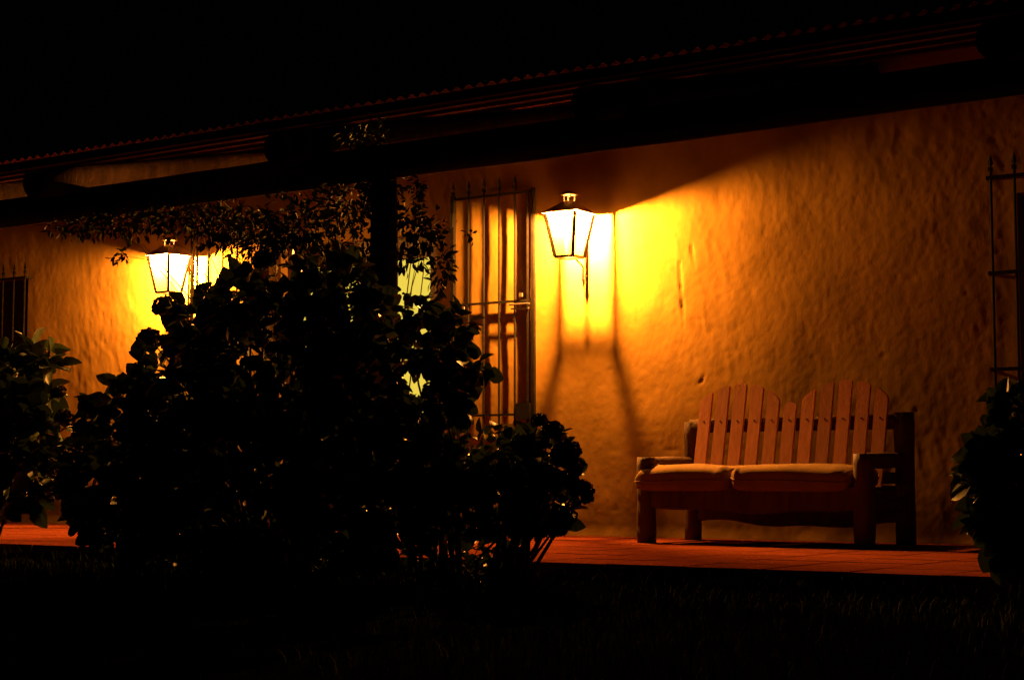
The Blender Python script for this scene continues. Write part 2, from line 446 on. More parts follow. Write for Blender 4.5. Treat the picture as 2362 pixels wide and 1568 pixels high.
# log rafters
for k in range(8):
    xr = -4.78 - 2.25*(k-2) - 0.0
    ya, yb = -3.83, 0.38
    o = lambda y: roof_z(y) - 0.07 - 0.105
    link('rafter', log_mesh('rafter', (xr, ya, o(ya)), (xr + random.uniform(-.02, .02), yb, o(yb)), 0.105, 16, 12, 0.08, 40+k, 0.95, 0.008), M['log'], house)
link('beam', log_mesh('beam', (-18.3, -3.40, 2.40), (0.2, -3.40, 2.40), 0.102, 16, 60, 0.10, 5, 1.0, 0.012), M['beam'], house)
for xp in (-6.52, -11.02, -2.02):
    link('post', log_mesh('post', (xp, -3.40, -0.01), (xp, -3.40, 2.32), 0.088, 14, 14, 0.05, 90+int(xp), 0.97, 0.004), M['log'], house)

# glazed double door
def door_leaf(name_x0, name_x1, handle_x):
    d = empty('door', (0, 0.14, 0)); d.parent = house
    x0, x1 = name_x0, name_x1
    bm = bmesh.new(); st = 0.085; y0, y1 = -0.022, 0.022; zt = 2.44
    box(bm, (x0, y0, 0.02), (x0+st, y1, zt)); box(bm, (x1-st, y0, 0.02), (x1, y1, zt))
    zr = [0.02, 0.60, 0.985, 1.37, 1.755, 2.14]
    rails = [(0.02, 0.16), (0.58, 0.68), (1.045, 1.08), (1.41, 1.445), (1.78, 1.815), (2.36, 2.44)]
    for a, b_ in rails: box(bm, (x0+st, y0+0.003, a), (x1-st, y1-0.003, b_))
    link('door_frame', bm_mesh('door_frame', bm), M['door_wood'], d)
    bm = bmesh.new(); box(bm, (x0+st, -0.008, 0.16), (x1-st, 0.008, 0.58))
    link('door_panel', bm_mesh('door_panel', bm), M['door_wood'], d)
    for (a, b_), (c_, d_) in zip(rails[1:], rails[2:]):
        bm = bmesh.new(); box(bm, (x0+st, -0.003, b_), (x1-st, 0.003, c_))
        link('pane', bm_mesh('pane', bm), M['pane'], d)
    bm = bmesh.new(); tube(bm, [(handle_x, -0.022, 1.0), (handle_x, -0.07, 1.0), (handle_x+0.09*(1 if handle_x < -9.6 else -1), -0.07, 1.0)], 0.009)
    link('handle', bm_mesh('handle', bm), M['steel'], d)
door_leaf(-10.42, -9.605, -9.66); door_leaf(-9.595, -8.78, -9.54)
bm = bmesh.new()
box(bm, (-10.5, 0.10, 0.0), (-10.424, 0.19, 2.55)); box(bm, (-8.776, 0.10, 0.0), (-8.70, 0.19, 2.55)); box(bm, (-10.424, 0.102, 2.445), (-8.776, 0.188, 2.549))
link('door_jamb', bm_mesh('door_jamb', bm), M['door_wood'], house)
# shuttered windows
for (a, b_, c_, d_) in (WINL, WINR):
    wn = empty('window', (0, 0.18, 0)); wn.parent = house
    bm = bmesh.new(); t = 0.07
    box(bm, (a, -0.04, c_), (a+t, 0.04, d_)); box(bm, (b_-t, -0.04, c_), (b_, 0.04, d_)); box(bm, (a+t, -0.038, d_-t), (b_-t, 0.038, d_)); box(bm, (a+t, -0.038, c_), (b_-t, 0.038, c_+t))
    link('window_frame', bm_mesh('window_frame', bm), M['shutter'], wn)
    n_ = 10
    for k in range(n_):
        w_ = (b_-a-2*t)/n_
        bm = bmesh.new(); box(bm, (a+t+k*w_+0.003, -0.012, c_+t), (a+t+(k+1)*w_-0.003, 0.012, d_-t))
        link('shutter_board', bm_mesh('shutter_board', bm), M['shutter'], wn)

# ------------------------------------------------------------------ wall lanterns (each carries its own bulb light)
LZ = 2.535           # height of the hood rim
def lantern(x, label):
    root = tag(empty('wall_lantern', (x, 0, LZ)), label, 'lantern', 'lit iron wall lanterns')
    cy = -0.26; T, B, H = 0.140, 0.082, 0.345
    top = [(-T, cy-T), (T, cy-T), (T, cy+T), (-T, cy+T)]
    bot = [(-B, cy-B), (B, cy-B), (B, cy+B), (-B, cy+B)]
    zt, zb = -0.004, -H
    bm = bmesh.new()
    for a, b_ in zip(top, bot): beam_between(bm, (*a, zt), (*b_, zb), 0.025)
    for i in range(4):
        a, b_ = Vector((*top[i], zt)), Vector((*top[(i+1) % 4], zt)); d = (b_-a).normalized()*0.0075
        beam_between(bm, a+d, b_-d, 0.013, 0.006)
        a, b_ = Vector((*bot[i], zb)), Vector((*bot[(i+1) % 4], zb)); d = (b_-a).normalized()*0.0075
        beam_between(bm, a+d, b_-d, 0.022, 0.018)
    link('frame', bm_mesh('frame', bm), M['lamp_iron'], root)
    for i in (0, 1, 3):                             # the wall side is open
        j = (i+1) % 4
        c0 = Vector((0, cy, 0))
        q = [Vector((*top[i], zt-0.006)), Vector((*top[j], zt-0.006)), Vector((*bot[j], zb+0.008)), Vector((*bot[i], zb+0.008))]
        bm = bmesh.new(); e = []
        for p in q:
            r_ = Vector((p.x, p.y-cy, 0)); f = 0.985
            e.append(bm.verts.new((r_.x*f, cy + r_.y*f, p.z)))
        bm.faces.new(e)
        link('glass_pane', bm_mesh('glass_pane', bm), M['dimming_glass' if i == 0 else 'glass'], root)
    bm = bmesh.new(); bm.faces.new([bm.verts.new((sx*(B-0.009), cy+sy*(B-0.009), zb+0.004)) for sx, sy in ((-1,-1),(1,-1),(1,1),(-1,1))])
    link('bottom_pane', bm_mesh('bottom_pane', bm), M['glass'], root)
    # vented hood: pyramid with an open neck and a small cap on four pins
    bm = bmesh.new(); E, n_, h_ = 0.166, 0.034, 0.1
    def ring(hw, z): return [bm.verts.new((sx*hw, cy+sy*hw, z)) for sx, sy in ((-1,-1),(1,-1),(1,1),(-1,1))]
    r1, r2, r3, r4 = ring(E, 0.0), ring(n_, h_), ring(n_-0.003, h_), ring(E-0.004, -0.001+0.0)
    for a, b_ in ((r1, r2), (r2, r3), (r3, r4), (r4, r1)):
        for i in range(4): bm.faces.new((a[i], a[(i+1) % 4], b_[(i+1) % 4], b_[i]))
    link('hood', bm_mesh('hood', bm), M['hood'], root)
    bm = bmesh.new()
    for sx, sy in ((-1,-1),(1,-1),(1,1),(-1,1)):
        beam_between(bm, (sx*0.031, cy+sy*0.031, h_-0.002), (sx*0.031, cy+sy*0.031, h_+0.05), 0.007)
    c1 = [bm.verts.new((sx*0.058, cy+sy*0.058, h_+0.05)) for sx, sy in ((-1,-1),(1,-1),(1,1),(-1,1))]
    c2 = [bm.verts.new((sx*0.058, cy+sy*0.058, h_+0.058)) for sx, sy in ((-1,-1),(1,-1),(1,1),(-1,1))]
    ap = bm.verts.new((0, cy, h_+0.085))
    bm.faces.new(c1[::-1])
    for i in range(4):
        bm.faces.new((c1[i], c1[(i+1) % 4], c2[(i+1) % 4], c2[i])); bm.faces.new((c2[i], c2[(i+1) % 4], ap))
    link('cap', bm_mesh('cap', bm), M['lamp_iron'], root)
    # strap bracket standing a little off the wall
    bm = bmesh.new()
    yS = -0.055
    prof = [(-0.42, 0.014), (-0.36, 0.015), (-0.10, 0.014), (0.0, 0.014)]
    tipv = []
    V = []
    for z, hw in prof: V.append([bm.verts.new((sx*hw, yS+sy*0.005, z)) for sx, sy in ((-1,-1),(1,-1),(1,1),(-1,1))])
    for a, b_ in zip(V, V[1:]):
        for i in range(4): bm.faces.new((a[i], a[(i+1) % 4], b_[(i+1) % 4], b_[i]))
    bm.faces.new(V[-1])
    tip = bm.verts.new((0, yS+0.012, -0.60))
    mid = [bm.verts.new((sx*0.017, yS+sy*0.006, -0.50)) for sx, sy in ((-1,-1),(1,-1),(1,1),(-1,1))]
    for i in range(4):
        bm.faces.new((mid[i], mid[(i+1) % 4], V[0][(i+1) % 4], V[0][i])); bm.faces.new((tip, mid[(i+1) % 4], mid[i]))
    tube(bm, [(0, yS+0.004, -0.06), (0, 0.02, -0.06)], 0.009); tube(bm, [(0, yS+0.004, -0.47), (0, 0.02, -0.47)], 0.009)
    beam_between(bm, (0, yS-0.004, -0.012), (0, cy+T, -0.012), 0.016, 0.01)
    beam_between(bm, (0, yS-0.004, -0.40), (0, cy+B, zb), 0.014, 0.01)
    bmesh.ops.recalc_face_normals(bm, faces=bm.faces)
    link('bracket', bm_mesh('bracket', bm), M['lamp_iron'], root)
    # socket and bulb
    bz = -0.020
    bm = bmesh.new(); bmesh.ops.create_uvsphere(bm, u_segments=16, v_segments=10, radius=0.03)
    for v in bm.verts:
        v.co.z *= 1.12
    o = link('bulb', bm_mesh('bulb', bm), M['bulb'], root, (0, cy, bz), smooth=True)
    o.visible_shadow = True
    bm = bmesh.new(); tube(bm, [(0, cy, bz+0.034), (0, cy, h_-0.03)], [0.016, 0.014], 10)
    beam_between(bm, (-n_-0.01, cy, h_-0.03), (n_+0.01, cy, h_-0.03), 0.008, 0.006)
    link('socket', bm_mesh('socket', bm), M['lamp_iron'], root)
    ld = bpy.data.lights.new('bulb_light', 'POINT')
    ld.energy, ld.color, ld.shadow_soft_size = LAMP_POWER, LAMP_COLOR, 0.025
    # added lobe, brightest square to the wall, weakest along it, shaped to steepen falloff
    ld.use_nodes = True
    N, L = ld.node_tree.nodes, ld.node_tree.links
    em = N['Emission']; tcn = N.new('ShaderNodeTexCoord'); sx = N.new('ShaderNodeSeparateXYZ')
    L.new(tcn.outputs['Normal'], sx.inputs[0])
    m1 = N.new('ShaderNodeMath'); m1.operation = 'ABSOLUTE'; L.new(sx.outputs['Y'], m1.inputs[0])
    m3 = N.new('ShaderNodeMath'); m3.operation = 'POWER'; m3.inputs[1].default_value = 0.8; L.new(m1.outputs[0], m3.inputs[0])
    L.new(m3.outputs[0], em.inputs['Strength'])
    lo = bpy.data.objects.new('bulb_light', ld); COL.objects.link(lo); lo.parent = root; lo.location = (0, cy, bz)
    return root
lantern(-7.19, 'lit black iron lantern on the bare wall between the open gate and the bench')
lantern(-11.68, 'lit black iron lantern partly hidden behind the leaves of the big dark bush')

# ------------------------------------------------------------------ iron gate leaves folded back against the wall
def spear(bm, x, y, z):
    beam_between(bm, (x, y, z-0.01), (x, y, z+0.02), 0.03, 0.016)
    a = [bm.verts.new(p) for p in ((x-0.02, y, z+0.045), (x, y-0.008, z+0.045), (x+0.02, y, z+0.045), (x, y+0.008, z+0.045))]
    t = bm.verts.new((x, y, z+0.115)); d = bm.verts.new((x, y, z+0.012))
    for i in range(4):
        bm.faces.new((a[i], a[(i+1) % 4], t)); bm.faces.new((a[(i+1) % 4], a[i], d))
def gate(loc, rot, side, label):
    """Leaf hinged at x = 0, free edge at x = side * 0.82."""
    root = tag(empty('iron_gate', loc, (0, 0, rot)), label, 'gate', 'open iron gate leaves by the door')
    W, Z0, ZT = 0.82, 0.05, 2.80
    s = side
    def seg(name, a, b_, w_, h_, mt=M['iron']):
        bm = bmesh.new(); beam_between(bm, a, b_, w_, h_); return link(name, bm_mesh(name, bm), mt, root)
    seg('hinge_stile', (0, 0, Z0), (0, 0, ZT+0.03), 0.034, 0.034)
    seg('lock_stile', (s*W, 0, Z0), (s*W, 0, ZT+0.02), 0.028, 0.030)
    seg('inner_stile', (s*(W-0.055), 0, Z0), (s*(W-0.055), 0, ZT), 0.014, 0.02)
    for z in (ZT, 1.90, 0.97, 0.12):
        seg('rail', (s*0.017, 0, z), (s*(W-0.014), 0, z), 0.022, 0.018)
    for k in range(5):
        x = s*(0.005 + 0.158*k) if k else s*0.0
        bm = bmesh.new()
        if k: tube(bm, [(x, -0.002, Z0), (x, -0.002, ZT+0.05)], 0.0095, 8)
        spear(bm, x, 0, ZT + 0.045)
        link('bar', bm_mesh('bar', bm), M['iron'], root)
    # slide bolt and lock box
    bm = bmesh.new(); tube(bm, [(s*0.60, -0.03, 1.87), (s*0.80, -0.03, 1.87)], 0.008)
    beam_between(bm, (s*0.615, -0.02, 1.835), (s*0.79, -0.02, 1.835), 0.012, 0.012)
    box(bm, (min(s*0.70, s*0.73), -0.034, 1.93), (max(s*0.70, s*0.73), -0.02, 1.96))
    link('slide_bolt', bm_mesh('slide_bolt', bm), M['steel'], root)
    bm = bmesh.new(); box(bm, (min(s*0.66, s*0.80), -0.03, 0.93), (max(s*0.66, s*0.80), 0.02, 1.06))
    link('lock_box', bm_mesh('lock_box', bm), M['iron'], root)
    for z in (2.62, 1.45, 0.3):
        bm = bmesh.new(); tube(bm, [(0, 0.0, z-0.06), (0, 0.0, z+0.06)], 0.026, 10); beam_between(bm, (0, 0.012, z), (-s*0.0, 0.09, z), 0.014, 0.02)
        link('hinge', bm_mesh('hinge', bm), M['iron'], root)
gate((-8.50, -0.045, 0.0), R(0), 1, 'black iron gate leaf with a slide bolt, folded back against the wall beside the lamp')
gate((-10.62, -0.06, 0.0), R(10), -1, 'black iron gate leaf mostly hidden by the bush, folded back beside the left lamp')

# ------------------------------------------------------------------ window grilles
def grille(x0, x1, label):
    root = tag(empty('window_grille', (x0, -0.07, 0)), label, 'grille', 'iron grilles over the shuttered windows')
    W = x1 - x0
    n_ = max(2, int(round(W/0.165)))
    for k in range(n_+1):
        x = W*k/n_
        bm = bmesh.new(); tube(bm, [(x, 0, 0.58), (x, 0, 2.57)], 0.0105, 8); spear(bm, x, 0, 2.565)
        link('bar', bm_mesh('bar', bm), M['iron'], root)
    for z in (2.51, 1.85, 1.19, 0.62):
        bm = bmesh.new(); beam_between(bm, (-0.03, -0.012, z), (W+0.03, -0.012, z), 0.008, 0.026)
        for xx in (-0.02, W+0.02): beam_between(bm, (xx, -0.014, z), (xx-0.02*(1 if xx < 0 else -1), 0.09, z), 0.014, 0.02)
        link('rail', bm_mesh('rail', bm), M['iron'], root)
grille(-3.86, -2.05, 'black iron grille over the dark window beyond the bench')
grille(-15.7, -13.98, 'black iron grille over the dark window behind the left bush')

# ------------------------------------------------------------------ log bench with two heart-arched slat backs
BX, BY, BW, BD = -6.07, -1.00, 1.65, 0.66     # front left post centre, width and depth between posts
bench = tag(empty('log_bench', (BX, BY, 0)), 'rustic log bench with a twin-arched slat back standing against the wall', 'bench')
bench.rotation_euler = (0, 0, R(-1.0))
def blog(name, a, b_, r, seed, **k): return link(name, log_mesh(name, a, b_, r, 14, 9, 0.07, seed, **k), M['bench_log'], bench)
blog('front_leg', (0, 0, 0), (0, 0, 0.60), 0.068, 1, taper=0.96); blog('front_leg', (BW, 0, 0), (BW, 0, 0.61), 0.07, 2, taper=0.97)
blog('back_leg', (0, BD, 0), (0.0, BD, 0.865), 0.062, 3, taper=1.0); blog('back_leg', (BW+0.01, BD, 0), (BW+0.01, BD, 0.90), 0.068, 4, taper=1.0)
blog('armrest', (0.0, 0.05, 0.555), (0.0, BD-0.045, 0.56), 0.05, 5); blog('armrest', (BW, 0.05, 0.565), (BW, BD-0.045, 0.575), 0.053, 6)
blog('side_rail', (0, 0.05, 0.30), (0, BD-0.05, 0.30), 0.045, 7); blog('side_rail', (BW, 0.05, 0.27), (BW, BD-0.05, 0.27), 0.05, 8)
def board(name, x0, x1, y, th, zt, zb, seed):
    bm = bmesh.new(); n_ = 26; rd = random.Random(seed); p1, p2 = rd.uniform(0, 6), rd.uniform(0, 6)
    pv = None
    for i in range(n_+1):
        t = i/n_; x = x0 + (x1-x0)*t
        z = zb + 0.018*math.sin(p1 + 6*t) + 0.010*math.sin(p2 + 15*t)
        c = [bm.verts.new(p) for p in ((x, y-th/2, z+0.012), (x, y, z), (x, y+th/2, z+0.012), (x, y+th/2, zt), (x, y-th/2, zt))]
        if pv:
            for k in range(5): bm.faces.new((pv[k], pv[(k+1) % 5], c[(k+1) % 5], c[k]))
        else: bm.faces.new(c[::-1])
        pv = c
    bm.faces.new(pv); bmesh.ops.recalc_face_normals(bm, faces=bm.faces)
    return link(name, bm_mesh(name, bm), M['bench_log'], bench)
board('front_rail', 0.05, BW-0.05, 0.0, 0.075, 0.395, 0.225, 3)
board('back_rail', 0.05, BW-0.05, BD, 0.06, 0.40, 0.125, 8)
bm = bmesh.new(); box(bm, (0.07, 0.04, 0.365), (BW-0.07, BD-0.035, 0.393)); link('seat_board', bm_mesh('seat_board', bm), M['bench_log'], bench)
LEAN = R(13)
sy0 = BD - 0.19                                    # foot of the back, at seat height
up = Vector((0, math.sin(LEAN), math.cos(LEAN))); outn = Vector((0, -math.cos(LEAN), math.sin(LEAN)))
org = Vector((0, sy0, 0.36))
def on_back(x, v, o): return org + Vector((x, 0, 0)) + up*v + outn*o
def zl(z): return (z - 0.36)/math.cos(LEAN)
pit, sw, th = 0.1375, 0.101, 0.022
xs0 = 0.095
def arch_h(x):
    c1, c2 = xs0 + sw/2 + 2*pit, xs0 + sw/2 + 8*pit
    best = zl(0.99)
    for c in (c1, c2):
        q = 1 - ((x-c)/(2.5*pit+0.02))**2
        if q > 0: best = max(best, zl(0.90) + (zl(1.135)-zl(0.90))*math.sqrt(q))
    return best
for k in range(11):
    xa = xs0 + k*pit; n_ = 8
    rd = random.Random(k)
    bm = bmesh.new(); prof = []
    for i in range(n_+1):
        x = xa + sw*i/n_
        h_ = zl(0.99) - 0.004*abs(i - n_/2) if k == 5 else arch_h(x)
        if i in (0, n_): h_ -= 0.008
        prof.append((x, h_ + rd.uniform(-0.001, 0.001)))
    outl = [(xa, 0.0)] + prof + [(xa+sw, 0.0)]
    fr = [bm.verts.new(on_back(x, v, th/2)) for x, v in outl]; bk = [bm.verts.new(on_back(x, v, -th/2)) for x, v in outl]
    bm.faces.new(fr[::-1]); bm.faces.new(bk)
    for i in range(len(outl)):
        j = (i+1) % len(outl); bm.faces.new((fr[i], fr[j], bk[j], bk[i]))
    bmesh.ops.recalc_face_normals(bm, faces=bm.faces)
    bmesh.ops.bevel(bm, geom=list(bm.edges), offset=0.005, segments=2, affect='EDGES')
    sl = link('slat', bm_mesh('slat', bm), M['slat'], bench)
    bm = bmesh.new(); c = on_back(xa+sw/2, zl(0.862), th/2+0.0005)
    tube(bm, [c - outn*0.002, c + outn*0.0015], 0.0075, 8)
    link('screw_plug', bm_mesh('screw_plug', bm), M['knot'], sl)
for z, r_ in ((0.85, 0.05), (0.47, 0.04)):
    a = on_back(0.0, zl(z), -th/2-0.054); b_ = on_back(BW, zl(z), -th/2-0.054)
    blog('back_crossbar', a, b_, r_, int(z*100), bend=0.004)

# cushions on the seat
def cushion(x0, x1, seed, label, wrap_left, wrap_right):
    nu, nv = 64, 40
    # closed pillow: unit super-ellipsoid mapped to the seat box, with folds near the seams
    rd = np.random.default_rng(seed)
    u = np.linspace(-math.pi, math.pi, nu, endpoint=False); v = np.linspace(-math.pi/2, math.pi/2, nv+1)
    Uu, Vv = np.meshgrid(u, v, indexing='ij')
    sp = lambda a, e: np.sign(a)*np.abs(a)**e
    e1, e2 = 0.24, 0.22
    x = sp(np.cos(Vv), e1)*sp(np.cos(Uu), e2); y = sp(np.cos(Vv), e1)*sp(np.sin(Uu), e2); z = sp(np.sin(Vv), 0.62)
    cx, hw = (x0+x1)/2, (x1-x0)/2
    yb, yf = 0.46, -0.115
    zc, hh = 0.452, 0.086
    X = cx + x*hw; Y = (yb+yf)/2 + y*(yb-yf)/2; Z = zc + z*hh
    edge = np.clip(1 - (1-np.abs(x))*3.2, 0, 1)
    fold = vnoise(Y*26 + 7, X*5, seed)*0.016*edge + vnoise(X*9, Y*7, seed+1)*0.009
    Z += fold*(z > -0.2) + 0.012*(1 - np.abs(x))*np.clip(z, 0, 1)
    Z -= 0.020*np.clip((-0.02 - Y)/0.1, 0, 1)*(1)          # front droops over the rail
    Y += vnoise(X*11, Z*9, seed+2)*0.006 + 0.016*edge*vnoise(X*34, Z*9, seed+5)
    Z += 0.010*edge*vnoise(X*30, Y*6, seed+6)
    # beside the posts the cushion stays between them, in front of them it spreads
    if wrap_left:
        lim = np.where(Y > -0.078, 0.074, -0.06); k = X < lim; X = np.where(k, lim + (X-lim)*0.05, X)
    if wrap_right:
        lim = np.where(Y > -0.078, BW-0.076, BW+0.02); k = X > lim; X = np.where(k, lim + (X-lim)*0.05, X)
    idx = np.arange(nu*(nv+1)).reshape(nu, nv+1)
    F = np.stack([idx, np.roll(idx, -1, 0), np.roll(np.roll(idx, -1, 0), -1, 1), np.roll(idx, -1, 1)], -1)[:, :-1].reshape(-1, 4)
    me = np_mesh('cushion', np.stack([X, Y, Z], -1).reshape(-1, 3), F)
    bm = bmesh.new(); bm.from_mesh(me); bmesh.ops.remove_doubles(bm, verts=bm.verts, dist=1e-4); bmesh.ops.recalc_face_normals(bm, faces=bm.faces); bm.to_mesh(me); bm.free()
    o = link('seat_cushion', me, M['cushion'], None, smooth=True)
    o.matrix_world = Matrix.Translation((BX, BY, 0)) @ Matrix.Rotation(R(-1.0), 4, 'Z')
    ring = [Vector((X[i, nv//2], Y[i, nv//2], Z[i, nv//2])) for i in range(nu)]
    bm = bmesh.new(); tube(bm, ring + ring[:1], 0.0065, 6, cap=False)
    link('piping', bm_mesh('piping', bm), M['cushion'], o, smooth=True)
    tag(o, label, 'cushion', 'canvas cushions on the log bench')
cushion(-0.06, 0.70, 3, 'plump canvas cushion on the lamp side of the log bench seat', True, False)
cushion(0.705, BW-0.07, 4, 'long canvas cushion on the darker window side of the log bench seat', False, True)

# ------------------------------------------------------------------ plants
def leaf_template(kind):
    if kind == 'broad':      # pointed oval, folded along its midrib, length 1 along +y
        rows = [(0.0, 0.0), (0.12, 0.22), (0.38, 0.40), (0.68, 0.33), (0.88, 0.16), (1.0, 0.0)]
    else:                     # narrow
        rows = [(0.0, 0.0), (0.2, 0.15), (0.5, 0.21), (0.8, 0.11), (1.0, 0.0)]
    V, F = [], []
    mid = []
    for y, hw in rows:
        z = -0.18*y*y
        V.append((0, y, z)); V.append((-hw, y+0.03, z+0.35*hw)); V.append((hw, y+0.03, z+0.35*hw))
    for i in range(len(rows)-1):
        a, b_ = 3*i, 3*(i+1)
        F += [(a, b_, b_+1, a+1), (a, a+2, b_+2, b_)]
    return np.array(V), np.array(F)
LT = {k: leaf_template(k) for k in ('broad', 'narrow')}
def frames(n, d, nrm):
    """Rotation matrices whose y column is d and z column is as near nrm as can be."""
    d = d/np.linalg.norm(d, axis=1, keepdims=True)
    x = np.cross(d, nrm); x /= np.linalg.norm(x, axis=1, keepdims=True) + 1e-9
    z = np.cross(x, d)
    return np.stack([x, d, z], -1)
def scatter(tmpl, P, Rm, s):
    V, F = tmpl
    W = np.einsum('nij,nkj->nki', Rm, V[None]*s[:, None, None]) + P[:, None, :]
    n, k = len(P), len(V)
    return W.reshape(-1, 3), (F[None] + (np.arange(n)*k)[:, None, None]).reshape(-1, F.shape[1])
LEAF_ME = {}
def leaf_object_mesh(kind, mt):
    key = (kind, mt.name)
    if key not in LEAF_ME:
        me = np_mesh('leaf', *LT[kind]); me.materials.append(mt); me.shade_smooth(); LEAF_ME[key] = me
    return LEAF_ME[key]
def flower_mesh(seed, n=260):
    r = np.random.default_rng(seed)
    d = r.normal(size=(n, 3)); d /= np.linalg.norm(d, axis=1, keepdims=True)
    d = d[d[:, 2] > -0.75]; n = len(d)
    nr = d + 0.5*r.normal(size=(n, 3))
    tang = np.cross(nr, r.normal(size=(n, 3)))
    V = np.array([(-.5, -.1, 0), (0, .12, .1), (.5, 0, 0), (0.1, .55, .22), (-.35, .42, .2)]); F = np.array([(0, 1, 4), (1, 2, 3), (1, 3, 4)])
    W, FF = scatter((V, F), d*0.82, frames(n, tang + d*0.6, nr), r.uniform(0.34, 0.6, n))
    bm = bmesh.new(); bmesh.ops.create_icosphere(bm, subdivisions=2, radius=0.78); bm.verts.ensure_lookup_table()
    k0 = len(W); W = np.concatenate([W, np.array([v.co[:] for v in bm.verts])]); FF = np.concatenate([FF, np.array([[v.index for v in f.verts] for f in bm.faces]) + k0]); bm.free()
    return np_mesh('flower_head', W, FF)
FM = [flower_mesh(i) for i in range(3)]
for f in FM: f.materials.append(M['petal'])

def bush(name, blobs, label, cat, base, n, size, kind='broad', mt='leaf', group=None, flowers=(), singles=120, shell=0.45, depth_r=None, stems=14, ground=-0.13, seed=0, stem_r=0.012, low=None):
    """blobs: (x, y, rx, ry, depth) in picture units on planes in front of the wall; turned into ellipsoids in the world."""
    r = np.random.default_rng(seed)
    B = []
    for (bx, by, rx, ry, dep) in blobs:
        c = at(bx, by, dep); k = px(dep, bx)
        B.append((np.array(c), rx*k, min(rx, ry)*k*1.0 if depth_r is None else depth_r, ry*k))
    vol = np.array([b_[1]*b_[3] for b_ in B]); cnt = np.maximum(1, (n*vol/vol.sum()).astype(int))
    root = tag(empty(name, base), label, cat, group)
    basev = np.array(base)
    ct, st_ = math.cos(THETA), math.sin(THETA)
    P, O = [], []
    for (c, rx, rd_, rz), k in zip(B, cnt):
        d = r.normal(size=(k, 3)); d /= np.linalg.norm(d, axis=1, keepdims=True)
        rad = (shell + (1-shell)*r.random(k)**0.6)
        # clumpy outline
        rad *= 1 + 0.16*np.sin(d[:, 0]*7 + c[0]*5)*np.sin(d[:, 2]*6 + c[2]*3)
        q = d*rad[:, None]*np.array([rx, rd_, rz])
        q = np.stack([q[:, 0]*ct - q[:, 1]*st_, q[:, 0]*st_ + q[:, 1]*ct, q[:, 2]], -1)
        od = np.stack([d[:, 0]*ct - d[:, 1]*st_, d[:, 0]*st_ + d[:, 1]*ct, d[:, 2]], -1)
        P.append(c + q); O.append(od)
    P, O = np.concatenate(P), np.concatenate(O)
    ok = P[:, 2] > (ground + 0.03 if low is None else low)
    ok &= (P[:, 1] < -0.12)
    P, O = P[ok], O[ok]; k = len(P)
    d = O*0.8 + r.normal(size=(k, 3))*0.55 + np.array([0, 0, -0.15])
    nr = O*0.5 + r.normal(size=(k, 3))*0.6 + np.array([0, 0, 0.9])
    Rm = frames(k, d, nr); s = size*r.uniform(0.6, 1.25, k)
    # the leaves nearest the viewer's side and the outline become parts of their own
    order = np.argsort(P[:, 1] + r.normal(size=k)*0.25)
    one = order[:singles]; rest = order[singles:]
    lm = leaf_object_mesh(kind, M[mt])
    for i in one:
        o = bpy.data.objects.new('leaf', lm); COL.objects.link(o); o.parent = root
        mw = Matrix([[*(Rm[i][0]*s[i]), 0], [*(Rm[i][1]*s[i]), 0], [*(Rm[i][2]*s[i]), 0], [0, 0, 0, 1]]); mw.translation = Vector(P[i]-basev)
        o.matrix_local = mw
    if len(rest):
        W, F = scatter(LT[kind], P[rest]-basev, Rm[rest], s[rest])
        o = link('foliage', np_mesh('foliage', W, F), M[mt], root, smooth=True); o['kind'] = 'stuff'
    for (fx, fy, fr, dep) in flowers:
        c = np.array(at(fx, fy, dep)) - basev; rr = fr*px(dep, fx)
        o = link('flower_head', FM[r.integers(3)], None, root, c, (r.uniform(-.5, .5), r.uniform(-.5, .5), r.uniform(0, 6))); o.scale = (rr, rr, rr*0.85)
    # stems from the ground up into the crown
    bm = bmesh.new()
    targets = [P[i]-basev for i in r.integers(0, k, stems)] + [np.array(at(f[0], f[1], f[3]))-basev for f in flowers]
    for tg in targets:
        a = np.array([r.normal()*0.10 + tg[0]*0.15, r.normal()*0.06 + tg[1]*0.15, ground - base[2]])
        m1 = a*0.65 + tg*0.35 + np.array([0, 0, 0.14*np.linalg.norm(tg-a)]) + r.normal(size=3)*0.03
        m2 = a*0.25 + tg*0.75 + np.array([0, 0, 0.12*np.linalg.norm(tg-a)]) + r.normal(size=3)*0.03
        tube(bm, [a, m1, m2, tg], [stem_r, stem_r*0.75, stem_r*0.5, stem_r*0.28], 6)
    o = link('stems', bm_mesh('stems', bm), M['stem'], root, smooth=True)
    return root

PB = 4.0     # plants stand in the bed just off the veranda edge
b0 = at(640, 1330, PB)
bush('hydrangea_bush', [
        (640, 840, 215, 190, PB+.15), (480, 760, 95, 95, PB), (560, 690, 70, 62, PB+.05), (375, 900, 70, 90, PB), (300, 1000, 110, 110, PB), (240, 1110, 95, 120, PB),
        (430, 1010, 160, 150, PB+.2), (560, 1110, 280, 190, PB+.2), (330, 1190, 150, 80, PB), (840, 1130, 230, 170, PB+.2), (780, 760, 115, 170, PB), (820, 930, 115, 200, PB+.1)],
    'huge dark hydrangea bush with round flower heads hiding the veranda door', 'bush', (b0.x, b0.y, -0.13), 5000, 0.12, singles=260, seed=1, stems=40, stem_r=0.014, group='hydrangea bushes along the veranda edge',
    flowers=[(384, 712, 34, PB), (345, 782, 29, PB), (412, 745, 26, PB), (230, 948, 30, PB), (290, 885, 26, PB), (330, 850, 24, PB), (200, 1010, 36, PB), (160, 1060, 30, PB), (185, 1150, 36, PB),
             (215, 1215, 34, PB), (560, 640, 30, PB), (170, 1110, 30, PB), (610, 600, 30, PB), (460, 1150, 36, PB+.4), (720, 1180, 40, PB+.4), (880, 1120, 38, PB+.4), (640, 1010, 36, PB+.5), (300, 1240, 32, PB+.1)])
b1 = at(1010, 1330, 3.95)
